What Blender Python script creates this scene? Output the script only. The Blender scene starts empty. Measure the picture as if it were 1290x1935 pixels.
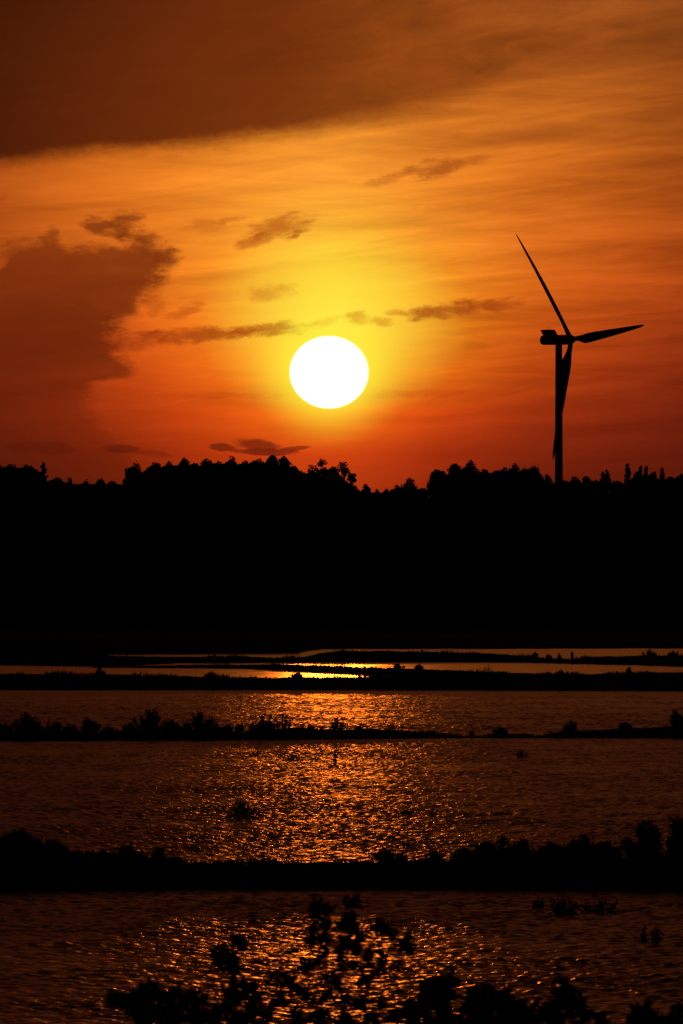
import bpy, math, random
import numpy as np
from mathutils import Vector, Matrix

# ------------------------------------------------------------------ camera, sky, sun
K = 6.38e-5            # radians per photograph pixel (a long telephoto view)
H = 3.5                # eye height above the water, metres
HOR = 1150.0           # photograph row of the true horizon
S = bpy.context.scene
cam_data = bpy.data.cameras.new('camera'); cam = bpy.data.objects.new('camera', cam_data)
S.collection.objects.link(cam); S.camera = cam
cam_data.sensor_fit = 'VERTICAL'; cam_data.sensor_height = 36.0
cam_data.lens = 18.0 / math.tan(1935 * K / 2)
cam_data.clip_start = 0.5; cam_data.clip_end = 20000
cam.location = (0, 0, H)
cam.rotation_euler = (math.pi / 2 + (HOR - 967.5) * K, 0, 0)
cam_data.dof.use_dof = True; cam_data.dof.focus_distance = 900; cam_data.dof.aperture_fstop = 24
S.render.resolution_x = 683; S.render.resolution_y = 1024
S.view_settings.view_transform = 'Standard'; S.view_settings.look = 'None'
S.view_settings.exposure = 0; S.view_settings.gamma = 1

def lin(c):
    return tuple(((v / 255) / 12.92 if v / 255 <= 0.04045 else ((v / 255 + 0.055) / 1.055) ** 2.4) for v in c)

SUNX, SUNY = 621.5, 703.0
sun_az = (SUNX - 645) * K; sun_el = (HOR - SUNY) * K

W = bpy.data.worlds.new('World'); S.world = W; W.use_nodes = True
nt = W.node_tree; nt.nodes.clear()
class E:                                   # tiny expression helper over math nodes
    def __init__(s, sock): s.s = sock
    def _b(a, b, op, sw=False):
        n = nt.nodes.new('ShaderNodeMath'); n.operation = op
        x, y = (b, a) if sw else (a, b)
        for i, q in enumerate((x, y)):
            if isinstance(q, E): nt.links.new(q.s, n.inputs[i])
            else: n.inputs[i].default_value = q
        return E(n.outputs[0])
    def __add__(a, b): return a._b(b, 'ADD')
    __radd__ = __add__
    def __sub__(a, b): return a._b(b, 'SUBTRACT')
    def __rsub__(a, b): return a._b(b, 'SUBTRACT', True)
    def __mul__(a, b): return a._b(b, 'MULTIPLY')
    __rmul__ = __mul__
    def __truediv__(a, b): return a._b(b, 'DIVIDE')
    def pw(a, b): return a._b(b, 'POWER')
    def mx(a, b): return a._b(b, 'MAXIMUM')
    def mn(a, b): return a._b(b, 'MINIMUM')
    def fn(a, op):
        n = nt.nodes.new('ShaderNodeMath'); n.operation = op; nt.links.new(a.s, n.inputs[0]); return E(n.outputs[0])
def sstep(x, a, b):
    n = nt.nodes.new('ShaderNodeMapRange'); n.interpolation_type = 'SMOOTHSTEP'
    nt.links.new(x.s, n.inputs[0]); n.inputs[1].default_value = a; n.inputs[2].default_value = b
    return E(n.outputs[0])
def lstep(x, a, b):
    n = nt.nodes.new('ShaderNodeMapRange'); nt.links.new(x.s, n.inputs[0])
    n.inputs[1].default_value = a; n.inputs[2].default_value = b
    return E(n.outputs[0])
def curve(x, pts):                          # piecewise smooth curve, pts (x, value)
    x0, x1 = pts[0][0], pts[-1][0]; v0 = min(p[1] for p in pts); v1 = max(p[1] for p in pts)
    n = nt.nodes.new('ShaderNodeFloatCurve'); c = n.mapping.curves[0]
    while len(c.points) < len(pts): c.points.new(0.5, 0.5)
    for q, p in zip(c.points, pts): q.location = ((p[0] - x0) / (x1 - x0), (p[1] - v0) / (v1 - v0))
    n.mapping.update(); nt.links.new(lstep(x, x0, x1).s, n.inputs[1])
    return E(n.outputs[0]) * (v1 - v0) + v0
def vec(x, y, z=0.0):
    n = nt.nodes.new('ShaderNodeCombineXYZ')
    for i, q in enumerate((x, y, z)):
        if isinstance(q, E): nt.links.new(q.s, n.inputs[i])
        else: n.inputs[i].default_value = q
    return n.outputs[0]
def noise(v, scale, detail=5, rough=0.55, dist=0.0):
    n = nt.nodes.new('ShaderNodeTexNoise'); nt.links.new(v, n.inputs['Vector'])
    n.inputs['Scale'].default_value = scale; n.inputs['Detail'].default_value = detail
    n.inputs['Roughness'].default_value = rough; n.inputs['Distortion'].default_value = dist
    return E(n.outputs[0])
def mixc(f, a, b, mode='MIX'):
    n = nt.nodes.new('ShaderNodeMix'); n.data_type = 'RGBA'; n.blend_type = mode
    if isinstance(f, E): nt.links.new(f.s, n.inputs[0])
    else: n.inputs[0].default_value = f
    for i, q in ((6, a), (7, b)):
        if isinstance(q, tuple): n.inputs[i].default_value = q + (1,) if len(q) == 3 else q
        else: nt.links.new(q, n.inputs[i])
    return n.outputs[2]
def ramp(x, stops, x0, x1, interp='LINEAR'):
    n = nt.nodes.new('ShaderNodeValToRGB'); r = n.color_ramp; r.interpolation = interp
    while len(r.elements) < len(stops): r.elements.new(0.5)
    for e, (p, c) in zip(r.elements, stops):
        e.position = (p - x0) / (x1 - x0); e.color = lin(c) + (1,)
    nt.links.new(lstep(x, x0, x1).s, n.inputs[0]); return n.outputs[0]

tc = nt.nodes.new('ShaderNodeTexCoord'); sp = nt.nodes.new('ShaderNodeSeparateXYZ')
nt.links.new(tc.outputs['Generated'], sp.inputs[0])
dx, dy, dz = (E(sp.outputs[i]) for i in range(3))
az = dx._b(dy, 'ARCTAN2'); el = dz.fn('ARCSINE')
X = az / K + 645.0                           # azimuth and elevation of the sky direction in fine steps
Y = HOR - el / K
# clear sky colours by azimuth at a ladder of elevations
cols = [-1600, -500, 0, 250, 420, 530, 620, 710, 820, 1000, 1290, 1800, 2900]
rows = [
 (-9000, [(16,11,10)]*13),
 (-4500, [(36,18,11),(46,22,13),(52,25,15),(54,26,15),(68,32,20),(68,32,20),(68,32,20),(68,32,20),(68,32,20),(66,31,20),(54,26,15),(46,22,13),(36,18,11)]),
 (-1600, [(60,26,11),(88,38,15),(106,43,20),(114,48,23),(118,50,24),(122,52,25),(124,53,26),(124,53,26),(124,53,26),(122,52,26),(116,49,25),(90,40,16),(60,26,12)]),
 (-300, [(70,34,13),(130,68,22),(165,92,30),(172,98,33),(176,102,35),(180,104,36),(180,105,37),(180,106,38),(180,106,40),(178,106,42),(170,100,42),(120,66,25),(60,30,12)]),
 (100, [(90,38,12),(180,90,25),(215,112,32),(220,118,34),(222,122,36),(222,124,38),(220,124,39),(214,120,38),(206,110,36),(190,100,33),(150,74,23),(105,48,15),(60,26,10)]),
 (230, [(90,38,12),(150,64,17),(190,90,24),(214,112,30),(236,136,38),(242,146,43),(244,150,46),(240,146,44),(230,132,39),(212,116,34),(158,76,21),(105,46,14),(60,24,10)]),
 (340, [(90,36,11),(135,55,15),(176,80,21),(226,118,31),(246,148,44),(250,158,50),(250,162,52),(248,158,50),(238,138,40),(214,110,29),(164,76,20),(105,43,13),(60,22,9)]),
 (450, [(85,32,10),(125,48,14),(168,73,19),(230,118,32),(246,148,42),(251,174,50),(253,192,54),(251,178,50),(244,148,42),(222,110,30),(180,78,21),(110,42,13),(55,20,8)]),
 (540, [(80,28,9),(140,48,13),(172,64,17),(224,104,28),(246,146,36),(253,192,44),(255,226,44),(254,204,44),(248,154,36),(216,96,24),(164,64,18),(100,36,12),(50,18,8)]),
 (620, [(75,24,8),(125,40,12),(145,50,14),(212,86,23),(246,130,28),(254,184,34),(255,246,52),(255,206,38),(248,142,28),(200,78,19),(146,52,16),(90,30,11),(48,16,7)]),
 (700, [(70,22,8),(110,34,10),(125,40,12),(196,70,18),(242,108,22),(255,168,28),(255,240,44),(254,176,28),(240,112,21),(180,62,16),(126,40,14),(80,26,10),(45,14,7)]),
 (780, [(60,18,7),(95,28,9),(106,32,10),(172,54,14),(226,82,17),(247,114,21),(251,128,24),(244,104,20),(218,74,17),(150,46,14),(112,33,12),(70,22,9),(40,12,6)]),
 (860, [(52,15,6),(82,23,8),(92,26,9),(138,40,11),(184,56,14),(208,68,17),(214,72,18),(202,64,17),(168,48,14),(120,34,12),(100,28,11),(60,18,8),(36,11,6)]),
 (950, [(45,13,6),(70,20,8),(78,22,8),(108,31,10),(140,42,12),(158,48,13),(166,50,14),(154,46,13),(130,37,11),(98,28,10),(86,24,9),(52,15,7),(32,10,5)]),
 (1150,[(30,9,4),(45,13,5),(52,15,6),(66,19,7),(84,24,8),(92,27,8),(96,28,9),(92,27,8),(78,22,7),(60,17,6),(54,15,6),(34,10,4),(22,7,4)]),
]
prev = None
for i, (ry, cs) in enumerate(rows):
    c = ramp(X, list(zip(cols, cs)), -1600, 2900, 'B_SPLINE')
    prev = c if prev is None else mixc(sstep(Y, rows[i-1][0], ry) if ry < 0 or ry > 1000 else lstep(Y, rows[i-1][0], ry), prev, c)
base = prev
# thin cirrus streaks, slightly tilted
Yt = Y + X * 0.10
s1 = noise(vec(X / 520, Yt / 46), 1.0, 6, 0.6, 0.6)
s2 = noise(vec(X / 260 + 7.3, (Y - X * 0.05) / 17), 1.0, 5, 0.55, 0.3)
fade_el = sstep(Y, 1000, 640) * 0.8 + 0.2
rs = (((X - SUNX) / 300).pw(2.0) + ((Y - 610) / 170).pw(2.0))
calm = 1.0 - (1.0 - sstep(rs, 0.0, 1.0)) * 0.75
streak = ((s1 - 0.5) * 0.95 + (s2 - 0.5) * 0.30) * fade_el * calm * (sstep(X, 700, 1100) * 0.35 + 1.0) + 0.985
# soft streak darkening, stronger to the right of the sun and high up
base = mixc(1.0, base, vec(streak.mx(0.45), streak.pw(1.2).mx(0.35) * 0.94, streak.pw(1.2).mx(0.3) * 0.92), 'MULTIPLY')
# the domain is warped so that every cloud edge frays
w1 = noise(vec(X / 70, Y / 34), 1.0, 7, 0.65) - 0.5
w2 = noise(vec(X / 70 + 31.7, Y / 34 + 5.1), 1.0, 7, 0.65) - 0.5
w3 = noise(vec(X / 17, Y / 10), 1.0, 5, 0.65) - 0.5
w4 = noise(vec(X / 46, (Y + X * .10) / 20), 1.0, 6, 0.62, 0.2)
Xw = X + w1 * 60; Yw = Y + w2 * 34

# --- broad upper bank of cloud
edge = curve(X, [(-1600, 372), (-300, 340), (0, 320), (150, 305), (300, 290), (430, 283), (560, 270), (650, 252), (760, 236), (860, 214), (940, 186), (1040, 158), (1180, 138), (1290, 126), (1700, 70), (2900, 0)])
soft = curve(X, [(-1600, 34), (0, 30), (600, 38), (800, 46), (950, 60), (1290, 60), (2900, 80)])
wav = noise(vec(X / 210, Y / 75), 1.0, 5, 0.6) - 0.5
bil = noise(vec((X - Y * .6) / 190, (Y + X * .22) / 62), 1.0, 6, 0.62, 0.5) - 0.5
mA = sstep((edge - Y + wav * 40 + w1 * 22 + w3 * 9 + bil * 46 * sstep(X, 600, 950)) / soft, -0.45, 1.15)
topfade = sstep(Y, -1400, -250)
rightthin = 1.0 - sstep(X, 820, 1290) * 0.55 * sstep(Y, 150, 20) - sstep(X, 500, 900) * 0.12
mA = mA * topfade * rightthin * 0.97
cA = ramp(X + Y * 0.0, [(-1600, (40,14,6)), (-300, (60,21,7)), (0, (76,27,8)), (250, (98,38,10)), (500, (112,46,12)), (700, (124,55,14)), (900, (142,68,19)), (1100, (146,72,22)), (1290, (138,70,22)), (2900, (60,30,12))], -1600, 2900, 'B_SPLINE')
shadeA = sstep(Y, -300, 250) * 0.22 + 0.82 + bil * (sstep(X, 350, 950) * 1.9 + 0.22) - (1.0 - sstep(X + Y, -100, 520)) * 0.36
eb = (edge - Y)
shadeA = shadeA - sstep(X, 760, 900) * sstep(eb, 0, 30) * (1.0 - sstep(eb, 50, 105)) * 0.30 + sstep(X, 860, 1150) * sstep(eb, 75, 120) * (1.0 - sstep(eb, 130, 220)) * 0.12
cA = mixc(1.0, cA, vec(shadeA * 0.95, shadeA * 0.88, shadeA * 0.88), 'MULTIPLY')
sky = mixc(mA, base, cA)
# secondary smoky patches inside / right of it
mA2 = sstep((1.0 - ((Xw - 1150) / 300).pw(2.0) - ((Yw + X * 0.12 - 378) / 28).pw(2.0)), -0.1, 0.9) * 0.30
sky = mixc(mA2, sky, lin((140, 66, 20)))
mA3 = sstep((1.0 - ((Xw - 1230) / 160).pw(2.0) - ((Yw - 345) / 20).pw(2.0)), -0.1, 0.9) * 0.22
sky = mixc(mA3, sky, lin((150, 64, 18)))

# --- dark cumulus on the left
topB = curve(X, [(-1600, 420), (-300, 452), (-60, 520), (0, 500), (22, 476), (50, 462), (90, 450), (125, 466), (170, 462), (230, 462), (270, 466), (300, 474), (330, 482), (420, 540)])
rgtB = curve(Y, [(380, 345), (470, 330), (492, 318), (520, 312), (545, 292), (565, 270), (590, 252), (620, 226), (650, 222), (680, 240), (700, 248), (716, 215), (735, 175), (760, 170), (800, 190), (860, 240), (1150, 300)])
b1 = sstep(Y + w2 * 46 + w3 * 22 - topB, -10.0, 17.0)
b2 = sstep(rgtB - X + w1 * 110 + w3 * 34, -24.0, 34.0)
mB = b1 * b2 * (0.95 + bil * 0.25) * (1.0 - sstep(Y, 640, 820) * 0.60) * 0.94
cB = ramp(Y, [(380, (136,56,14)), (480, (124,47,12)), (600, (108,37,10)), (720, (98,30,9)), (860, (84,24,9)), (1150, (50,14,6))], 380, 1150)
sky = mixc(mB, sky, cB)

# --- small clouds: centre, half axes, slope, strength, tint
small = [
 (180, 428, 30, 15, 0.10, .9, (132,55,14)), (236, 424, 34, 24, -.1, .92, (132,55,14)), (95, 447, 18, 15, 0, .8, (130,54,14)), (276, 462, 46, 22, .2, .9, (128,51,13)), (318, 482, 26, 16, -.1, .8, (128,51,13)), (20, 470, 40, 16, -.3, .6, (128,51,13)),
 (822, 318, 66, 15, -.16, .78, (162,76,20)), (735, 336, 48, 11, -.30, .5, (188,92,26)), (895, 304, 34, 9, -.1, .4, (180,88,26)),
 (530, 428, 56, 20, -.22, .72, (176,82,22)), (478, 455, 34, 13, -.2, .65, (176,82,22)), (392, 424, 34, 13, 0, .45, (186,88,24)), (580, 412, 22, 10, -.3, .45, (190,95,24)),
 (514, 552, 42, 17, -.08, .45, (196,98,22)), (352, 584, 36, 10, -.35, .5, (168,62,16)), (292, 574, 22, 18, 0, .45, (150,54,14)),
 (360, 634, 120, 13, -.03, .70, (152,54,14)), (490, 624, 96, 12, -.08, .78, (176,76,14)), (250, 645, 60, 16, -.1, .5, (140,48,13)), (560, 440, 20, 8, -.5, .6, (170,80,22)), (440, 416, 40, 7, -.1, .4, (182,86,24)),
 (676, 602, 24, 9, .0, .62, (206,108,16)), (716, 608, 30, 6, .0, .55, (206,108,16)), (620, 606, 30, 7, -.2, .35, (214,120,20)),
 (850, 584, 84, 14, -.13, .80, (160,66,16)), (940, 574, 50, 11, -.08, .6, (160,62,16)), (770, 592, 40, 8, .0, .5, (190,88,18)),
 (380, 746, 150, 6, .0, .25, (170,50,14)), (800, 744, 150, 8, -.02, .28, (180,52,14)),
 (420, 845, 22, 7, .05, .9, (120,34,11)), (486, 842, 46, 10, .10, .9, (128,37,11)), (500, 853, 60, 6, .02, .9, (120,34,11)), (556, 848, 30, 4, -.14, .85, (136,40,12)),
 (228, 848, 34, 7, .0, .55, (84,23,8)), (290, 858, 34, 6, .1, .35, (96,26,9)),
 (80, 846, 60, 14, 0, .3, (72,19,7)), (1000, 242, 130, 14, -.12, .28, (170,84,26)), (900, 393, 130, 10, .02, .22, (190,92,26)),
]
# --- the glow round the sun and the sun itself, flattened by refraction
ddx = (X - SUNX) / 72.8; ddy = (Y - SUNY) / 66.8
rr = (ddx * ddx + ddy * ddy).fn('SQRT')
re = (((X - 630 + w1 * 30) / 262).pw(2.0) + ((Y - 610 + (s1 - 0.5) * 60) / 200).pw(2.0)).fn('SQRT')
g2 = (1.0 - lstep(re, 0.0, 1.0)).pw(1.25) * (sstep(Y, 850, 690) * .75 + .25)
sky = mixc(g2 * 0.95 * (1.0 - mB * .85), sky, (1.04, 0.80, 0.07))
for cx, cy, rx, ry, sl, st, col in small:
    crisp = cy > 800
    wx, wy = (X + w1 * 22 + w3 * 5, Y + w2 * 11 + w3 * 6) if crisp else (X + w1 * 56 + w3 * 10, Y + w2 * 30 + w3 * 8)
    u = (wx - cx) / (rx * 1.25); v = (wy - cy - (wx - cx) * sl) / (ry * 1.35)
    d = 1.0 - (u * u + v * v) + (w4 - 0.5) * (2.6 if not crisp else 1.6)
    m = sstep(d, -0.1 if not crisp else 0.0, 1.15 if not crisp else .7) * st
    sky = mixc(m, sky, lin(col))
g = (1.0 - lstep(rr, 0.93, 2.3)).pw(2.0)
sky = mixc(g * 0.8, sky, lin((255, 240, 60)))
disc = 1.0 - sstep(rr, 0.95, 1.045)
sky = mixc(disc, sky, (7.0, 5.6, 3.4))
# away from the sun the whole sky darkens
ang = ((az - sun_az).fn('ABSOLUTE') + el.fn('ABSOLUTE') * 0.6)
fall = 1.0 - sstep(ang, 0.12, 1.1) * 0.84
sky = mixc(1.0, sky, vec(fall, fall, fall), 'MULTIPLY')
bg = nt.nodes.new('ShaderNodeBackground'); nt.links.new(sky, bg.inputs[0]); bg.inputs[1].default_value = 1.0
wo = nt.nodes.new('ShaderNodeOutputWorld'); nt.links.new(bg.outputs[0], wo.inputs[0])
W.cycles.sampling_method = 'MANUAL'; W.cycles.sample_map_resolution = 1024

sl = bpy.data.lights.new('sun', 'SUN'); sl.energy = 0.25; sl.angle = math.radians(0.53); sl.color = (1.0, 0.18, 0.011)
so = bpy.data.objects.new('sun', sl); S.collection.objects.link(so)
d = Vector((math.sin(sun_az) * math.cos(sun_el), math.cos(sun_az) * math.cos(sun_el), math.sin(sun_el)))
so.rotation_euler = d.to_track_quat('Z', 'Y').to_euler(); so.location = (0, 200, 60)

# ------------------------------------------------------------------ helpers
def dist(py): return H / ((py - HOR) * K)             # distance of the water seen at a photograph row
def px(x, D): return (x - 645) * K * D
def pz(y, D): return H - (y - HOR) * K * D

def tag(o, label=None, cat=None, group=None, kind=None):
    for k_, v_ in (('label', label), ('category', cat), ('group', group), ('kind', kind)):
        if v_: o[k_] = v_
    return o
def mesh(name, V, F, mat, parent=None, smooth=False):
    me = bpy.data.meshes.new(name); V = np.asarray(V, np.float32).reshape(-1, 3)
    if isinstance(F, np.ndarray):
        n, s = F.shape; me.vertices.add(len(V)); me.vertices.foreach_set('co', V.ravel())
        me.loops.add(n * s); me.loops.foreach_set('vertex_index', F.ravel().astype(np.int32))
        me.polygons.add(n); me.polygons.foreach_set('loop_start', np.arange(0, n * s, s, dtype=np.int32))
        me.polygons.foreach_set('use_smooth', np.full(n, smooth)); me.update(calc_edges=True)
    else:
        me.from_pydata([tuple(map(float, v)) for v in V], [], F); me.update()
        if smooth: me.polygons.foreach_set('use_smooth', [True] * len(me.polygons))
    me.materials.append(mat)
    o = bpy.data.objects.new(name, me); S.collection.objects.link(o)
    if parent: o.parent = parent
    return o
def empty(name, loc, rz=0):
    o = bpy.data.objects.new(name, None); S.collection.objects.link(o); o.location = loc; o.rotation_euler = (0, 0, rz)
    o.empty_display_size = 0.3; return o

def mat(name, col, rough=0.8, var=0.35, scale=6.0, spec=0.2):
    m = bpy.data.materials.new(name); m.use_nodes = True; t = m.node_tree; b = t.nodes['Principled BSDF']
    g_ = t.nodes.new('ShaderNodeTexCoord'); n = t.nodes.new('ShaderNodeTexNoise'); t.links.new(g_.outputs['Object'], n.inputs[0])
    n.inputs['Scale'].default_value = scale; n.inputs['Detail'].default_value = 4
    r = t.nodes.new('ShaderNodeValToRGB'); t.links.new(n.outputs[0], r.inputs[0])
    r.color_ramp.elements[0].position = .3; r.color_ramp.elements[1].position = .7
    r.color_ramp.elements[0].color = tuple(c * (1 - var) for c in col) + (1,); r.color_ramp.elements[1].color = tuple(c * (1 + var) for c in col) + (1,)
    t.links.new(r.outputs[0], b.inputs['Base Color']); b.inputs['Roughness'].default_value = rough
    b.inputs['Specular IOR Level'].default_value = spec
    return m
M_leaf = mat('leaf', (.045, .07, .025), .75); M_leaf2 = mat('shrub_leaf', (.05, .08, .03), .7, scale=9)
M_bark = mat('bark', (.09, .065, .045), .9, scale=12); M_mud = mat('mud', (.07, .05, .035), .95, scale=3, spec=.1)
M_soil = mat('soil', (.06, .05, .035), .95, scale=.5, spec=.05); M_grass = mat('grass', (.06, .075, .03), .85, scale=4)
M_paint = mat('turbine_paint', (.32, .32, .32), .45, .06, .3, .4); M_steel = mat('steel', (.22, .22, .22), .5, .1, 2)
M_wood = mat('weathered_wood', (.12, .09, .06), .9, scale=14)

def water_mat(name, rough, bumps):
    m = bpy.data.materials.new(name); m.use_nodes = True; t = m.node_tree; b = t.nodes['Principled BSDF']
    b.inputs['Base Color'].default_value = (.012, .010, .007, 1); b.inputs['Roughness'].default_value = rough
    b.inputs['IOR'].default_value = 1.333; b.inputs['Specular IOR Level'].default_value = .5
    g_ = t.nodes.new('ShaderNodeTexCoord'); last = None
    for sx, sy, sc, h in bumps:
        mp = t.nodes.new('ShaderNodeMapping'); mp.inputs['Scale'].default_value = (sx, sy, 1); t.links.new(g_.outputs['Object'], mp.inputs[0])
        n = t.nodes.new('ShaderNodeTexNoise'); n.inputs['Scale'].default_value = sc; n.inputs['Detail'].default_value = 3
        t.links.new(mp.outputs[0], n.inputs[0])
        bp = t.nodes.new('ShaderNodeBump'); bp.inputs['Strength'].default_value = 1; bp.inputs['Distance'].default_value = h
        t.links.new(n.outputs[0], bp.inputs['Height'])
        if last: t.links.new(last.outputs[0], bp.inputs['Normal'])
        last = bp
    t.links.new(last.outputs[0], b.inputs['Normal'])
    return m

# ------------------------------------------------------------------ ground
R_ = 12000
mesh('ground', [(-R_, -R_, -.6), (R_, -R_, -.6), (R_, R_, -.6), (-R_, R_, -.6)], [(0, 1, 2, 3)], M_soil)['kind'] = 'structure'

# ------------------------------------------------------------------ water: one real, rippled surface per pond
rng = np.random.default_rng(11)
def waves(P, lmin, lmax, n, slope, seed, wind=math.radians(72), spread=.85):
    r = np.random.default_rng(seed); z = np.zeros(P.shape[0], np.float32)
    lam = np.exp(r.uniform(math.log(lmin), math.log(lmax), n)); th = wind + r.normal(0, spread, n)
    for l, t in zip(lam, th):
        k = 2 * math.pi / l; a = slope * math.sqrt(2 / n) / k
        z += (a * np.sin((k * (P[:, 0] * math.cos(t) + P[:, 1] * math.sin(t)) + r.uniform(0, 6.28)).astype(np.float32))).astype(np.float32)
    return z
def pond(y0, y1, dY, ncol, lmin, lmax, slope, seed, material, grow=1.0, calm=1.0):
    ys = [y0]; 
    while ys[-1] < y1: ys.append(ys[-1] + dY * (1 + (grow - 1) * (ys[-1] - y0) / (y1 - y0)))
    ys = np.array(ys)
    th = np.linspace(-1, 1, ncol) * 645 * K * 1.35
    th = np.concatenate([[-3.0, -1.2, -.5, -.25], np.linspace(-.2, th[0] - .004, 30), th, np.linspace(th[-1] + .004, .2, 30), [.25, .5, 1.2, 3.0]])
    YY, TT = np.meshgrid(ys, th, indexing='ij'); P = np.stack([(YY * TT).ravel(), YY.ravel()], 1)
    z = waves(P, lmin, lmax, 64, slope, seed)
    # gusts: patches of calmer and rougher water
    gp = .80 + .17 * np.sin(P[:, 0] * .31 + 1.7 * np.sin(P[:, 1] * .13 + seed)) * np.sin(P[:, 1] * .21 + seed * 2 + .9 * np.sin(P[:, 0] * .23)) + .20 * np.sin(P[:, 0] * 1.3 + 1.9 * np.sin(P[:, 1] * .37 + seed)) * np.sin(P[:, 1] * .71 + seed + 1.3 * np.sin(P[:, 0] * .83))
    z = z * gp * (1 + (calm - 1) * np.clip((P[:, 1] - y0) / (y1 - y0), 0, 1) ** 1.3 - (.30 * np.clip(((P[:, 1] - y0) / (y1 - y0) - .80) / .15, 0, 1) if calm < .5 else 0)) * (np.abs(TT.ravel()) < .21)
    nr, nc = YY.shape; i = np.arange(nr * nc).reshape(nr, nc)
    F = np.stack([i[:-1, :-1], i[:-1, 1:], i[1:, 1:], i[1:, :-1]], -1).reshape(-1, 4)
    o = mesh('water', np.column_stack([P, z]), F, material, smooth=True); o['kind'] = 'structure'; return o
WM_near = water_mat('rippled_water', .33, [(1, .8, 30, .004)])
WM_mid = water_mat('open_water', .32, [(1, .8, 9, .010)])
WM_far = water_mat('calm_water', .26, [(1, 1, 2.0, .006)])
pond(30, dist(1668), .03, 640, .08, .46, .22, 5, WM_near, 1.3)
pond(dist(1668), dist(1390), .042, 640, .11, .62, .22, 8, WM_near, 1.8, .75)
pond(dist(1390), dist(1296), .10, 560, .15, .75, .19, 13, WM_mid, 1.5, .42)
pond(dist(1296), dist(1268), .5, 300, 1.5, 6, .016, 21, WM_far)
pond(dist(1268), dist(1249), .6, 300, 1.5, 6, .018, 22, WM_far)
pond(dist(1249), dist(1222), 1.0, 300, 2.5, 8, .018, 23, WM_far)

# ------------------------------------------------------------------ banks between the ponds
def interp(pts, x): return np.interp(x, [p[0] for p in pts], [p[1] for p in pts])
BANKS = {}
def bank(key, front, top, x0, x1, half, step=2.0, rough=.05, seed=1):
    """an earth bund: front = water line in view, top = skyline of its crest"""
    r = np.random.default_rng(seed); xs = np.arange(x0, x1 + step, step); n = len(xs)
    prof = [(-1, -.5), (-.99, -.05), (-.8, .25), (-.55, .66), (-.25, .93), (0, 1), (.3, .9), (.6, .6), (.85, .2), (1, -.05), (1.01, -.5)]
    V = []; crest = []
    for x in xs:
        D = dist(interp(front, x)); Dc = D + half
        zc = max(.03, pz(interp(top, x), Dc)); crest.append((px(x, Dc), Dc, zc))
        for a, b in prof:
            dd = Dc + a * half; V.append((px(x, D), dd, zc * b if b > 0 else b * .8))
    V = np.array(V); m = len(prof)
    nz = waves(V[:, :2], .25, 2.5, 24, .10, seed + 50)
    V[:, 2] += nz * (V[:, 2] > .02) * rough / .05 * np.clip(V[:, 2] / .2, 0, 1); V[:, 1] += waves(V[:, [0, 0]], .6, 5, 12, .3, seed + 9) * .8
    i = np.arange(n * m).reshape(n, m)
    F = np.stack([i[:-1, :-1], i[1:, :-1], i[1:, 1:], i[:-1, 1:]], -1).reshape(-1, 4)
    o = mesh('bank', V, F, M_mud, smooth=True); o['kind'] = 'structure'
    BANKS[key] = np.array(crest); return o
def onbank(key, x):
    c = BANKS[key]; i = int(np.argmin(np.abs(c[:, 0] / c[:, 1] - (x - 645) * K))); return c[i]

bank('far', [(-3000, 1241), (150, 1240), (200, 1238), (560, 1236), (575, 1231), (615, 1227), (1290, 1226), (4000, 1226)],
     [(-3000, 1205), (4000, 1205)], -2500, 3800, 12, 12, seed=2)
bank('b1', [(-800, 1257), (-40, 1257), (200, 1260), (330, 1254), (560, 1253), (645, 1252), (900, 1252), (1000, 1253), (1120, 1256), (1200, 1257), (1290, 1260), (2400, 1262)],
     [(-800, 1235), (180, 1236), (215, 1240), (330, 1242), (460, 1241), (500, 1243), (570, 1243), (600, 1236), (640, 1230), (760, 1231), (930, 1235), (1000, 1241), (1080, 1247), (1110, 1242), (1200, 1240), (1290, 1240), (2400, 1240)], -800, 2400, 3.0, 3, .05, 3)
bank('b2', [(180, 1262.5), (330, 1263), (460, 1264), (560, 1269), (640, 1272), (770, 1280), (1290, 1284), (2400, 1284)],
     [(180, 1261), (330, 1257.5), (450, 1257), (520, 1256), (600, 1258), (645, 1261), (745, 1263), (820, 1266), (945, 1272), (1095, 1276), (1195, 1272), (1290, 1271), (2400, 1270)], 180, 2400, 1.6, 3, .05, 4)
bank('b3', [(-1200, 1304), (0, 1304), (640, 1304.5), (1290, 1306), (2600, 1306)],
     [(-1200, 1272), (0, 1274), (170, 1275), (260, 1276), (350, 1279), (450, 1281.5), (550, 1281), (640, 1281), (760, 1279), (900, 1277), (1290, 1275), (2600, 1272)], -1200, 2600, 1.8, 2, .05, 5)
bank('b4', [(-1400, 1402), (0, 1401), (400, 1400), (640, 1398), (830, 1396), (1290, 1396), (2800, 1396)],
     [(-1400, 1382), (0, 1384), (200, 1383), (420, 1384), (560, 1378), (750, 1380), (820, 1386), (842, 1392.5), (915, 1392.5), (925, 1388), (1003, 1388), (1012, 1392.5), (1040, 1391), (1075, 1384), (1150, 1379), (1230, 1376), (1290, 1371), (2800, 1370)], -1400, 2800, 1.1, 2, .04, 6)
bank('b5', [(-1600, 1686), (0, 1687), (640, 1684), (1290, 1686), (3000, 1688)],
     [(-1600, 1612), (0, 1614), (120, 1618), (200, 1628), (340, 1637), (500, 1635), (640, 1632), (860, 1630), (960, 1628), (1290, 1624), (3000, 1620)], -1600, 3000, 1.5, 3, .05, 7)
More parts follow.
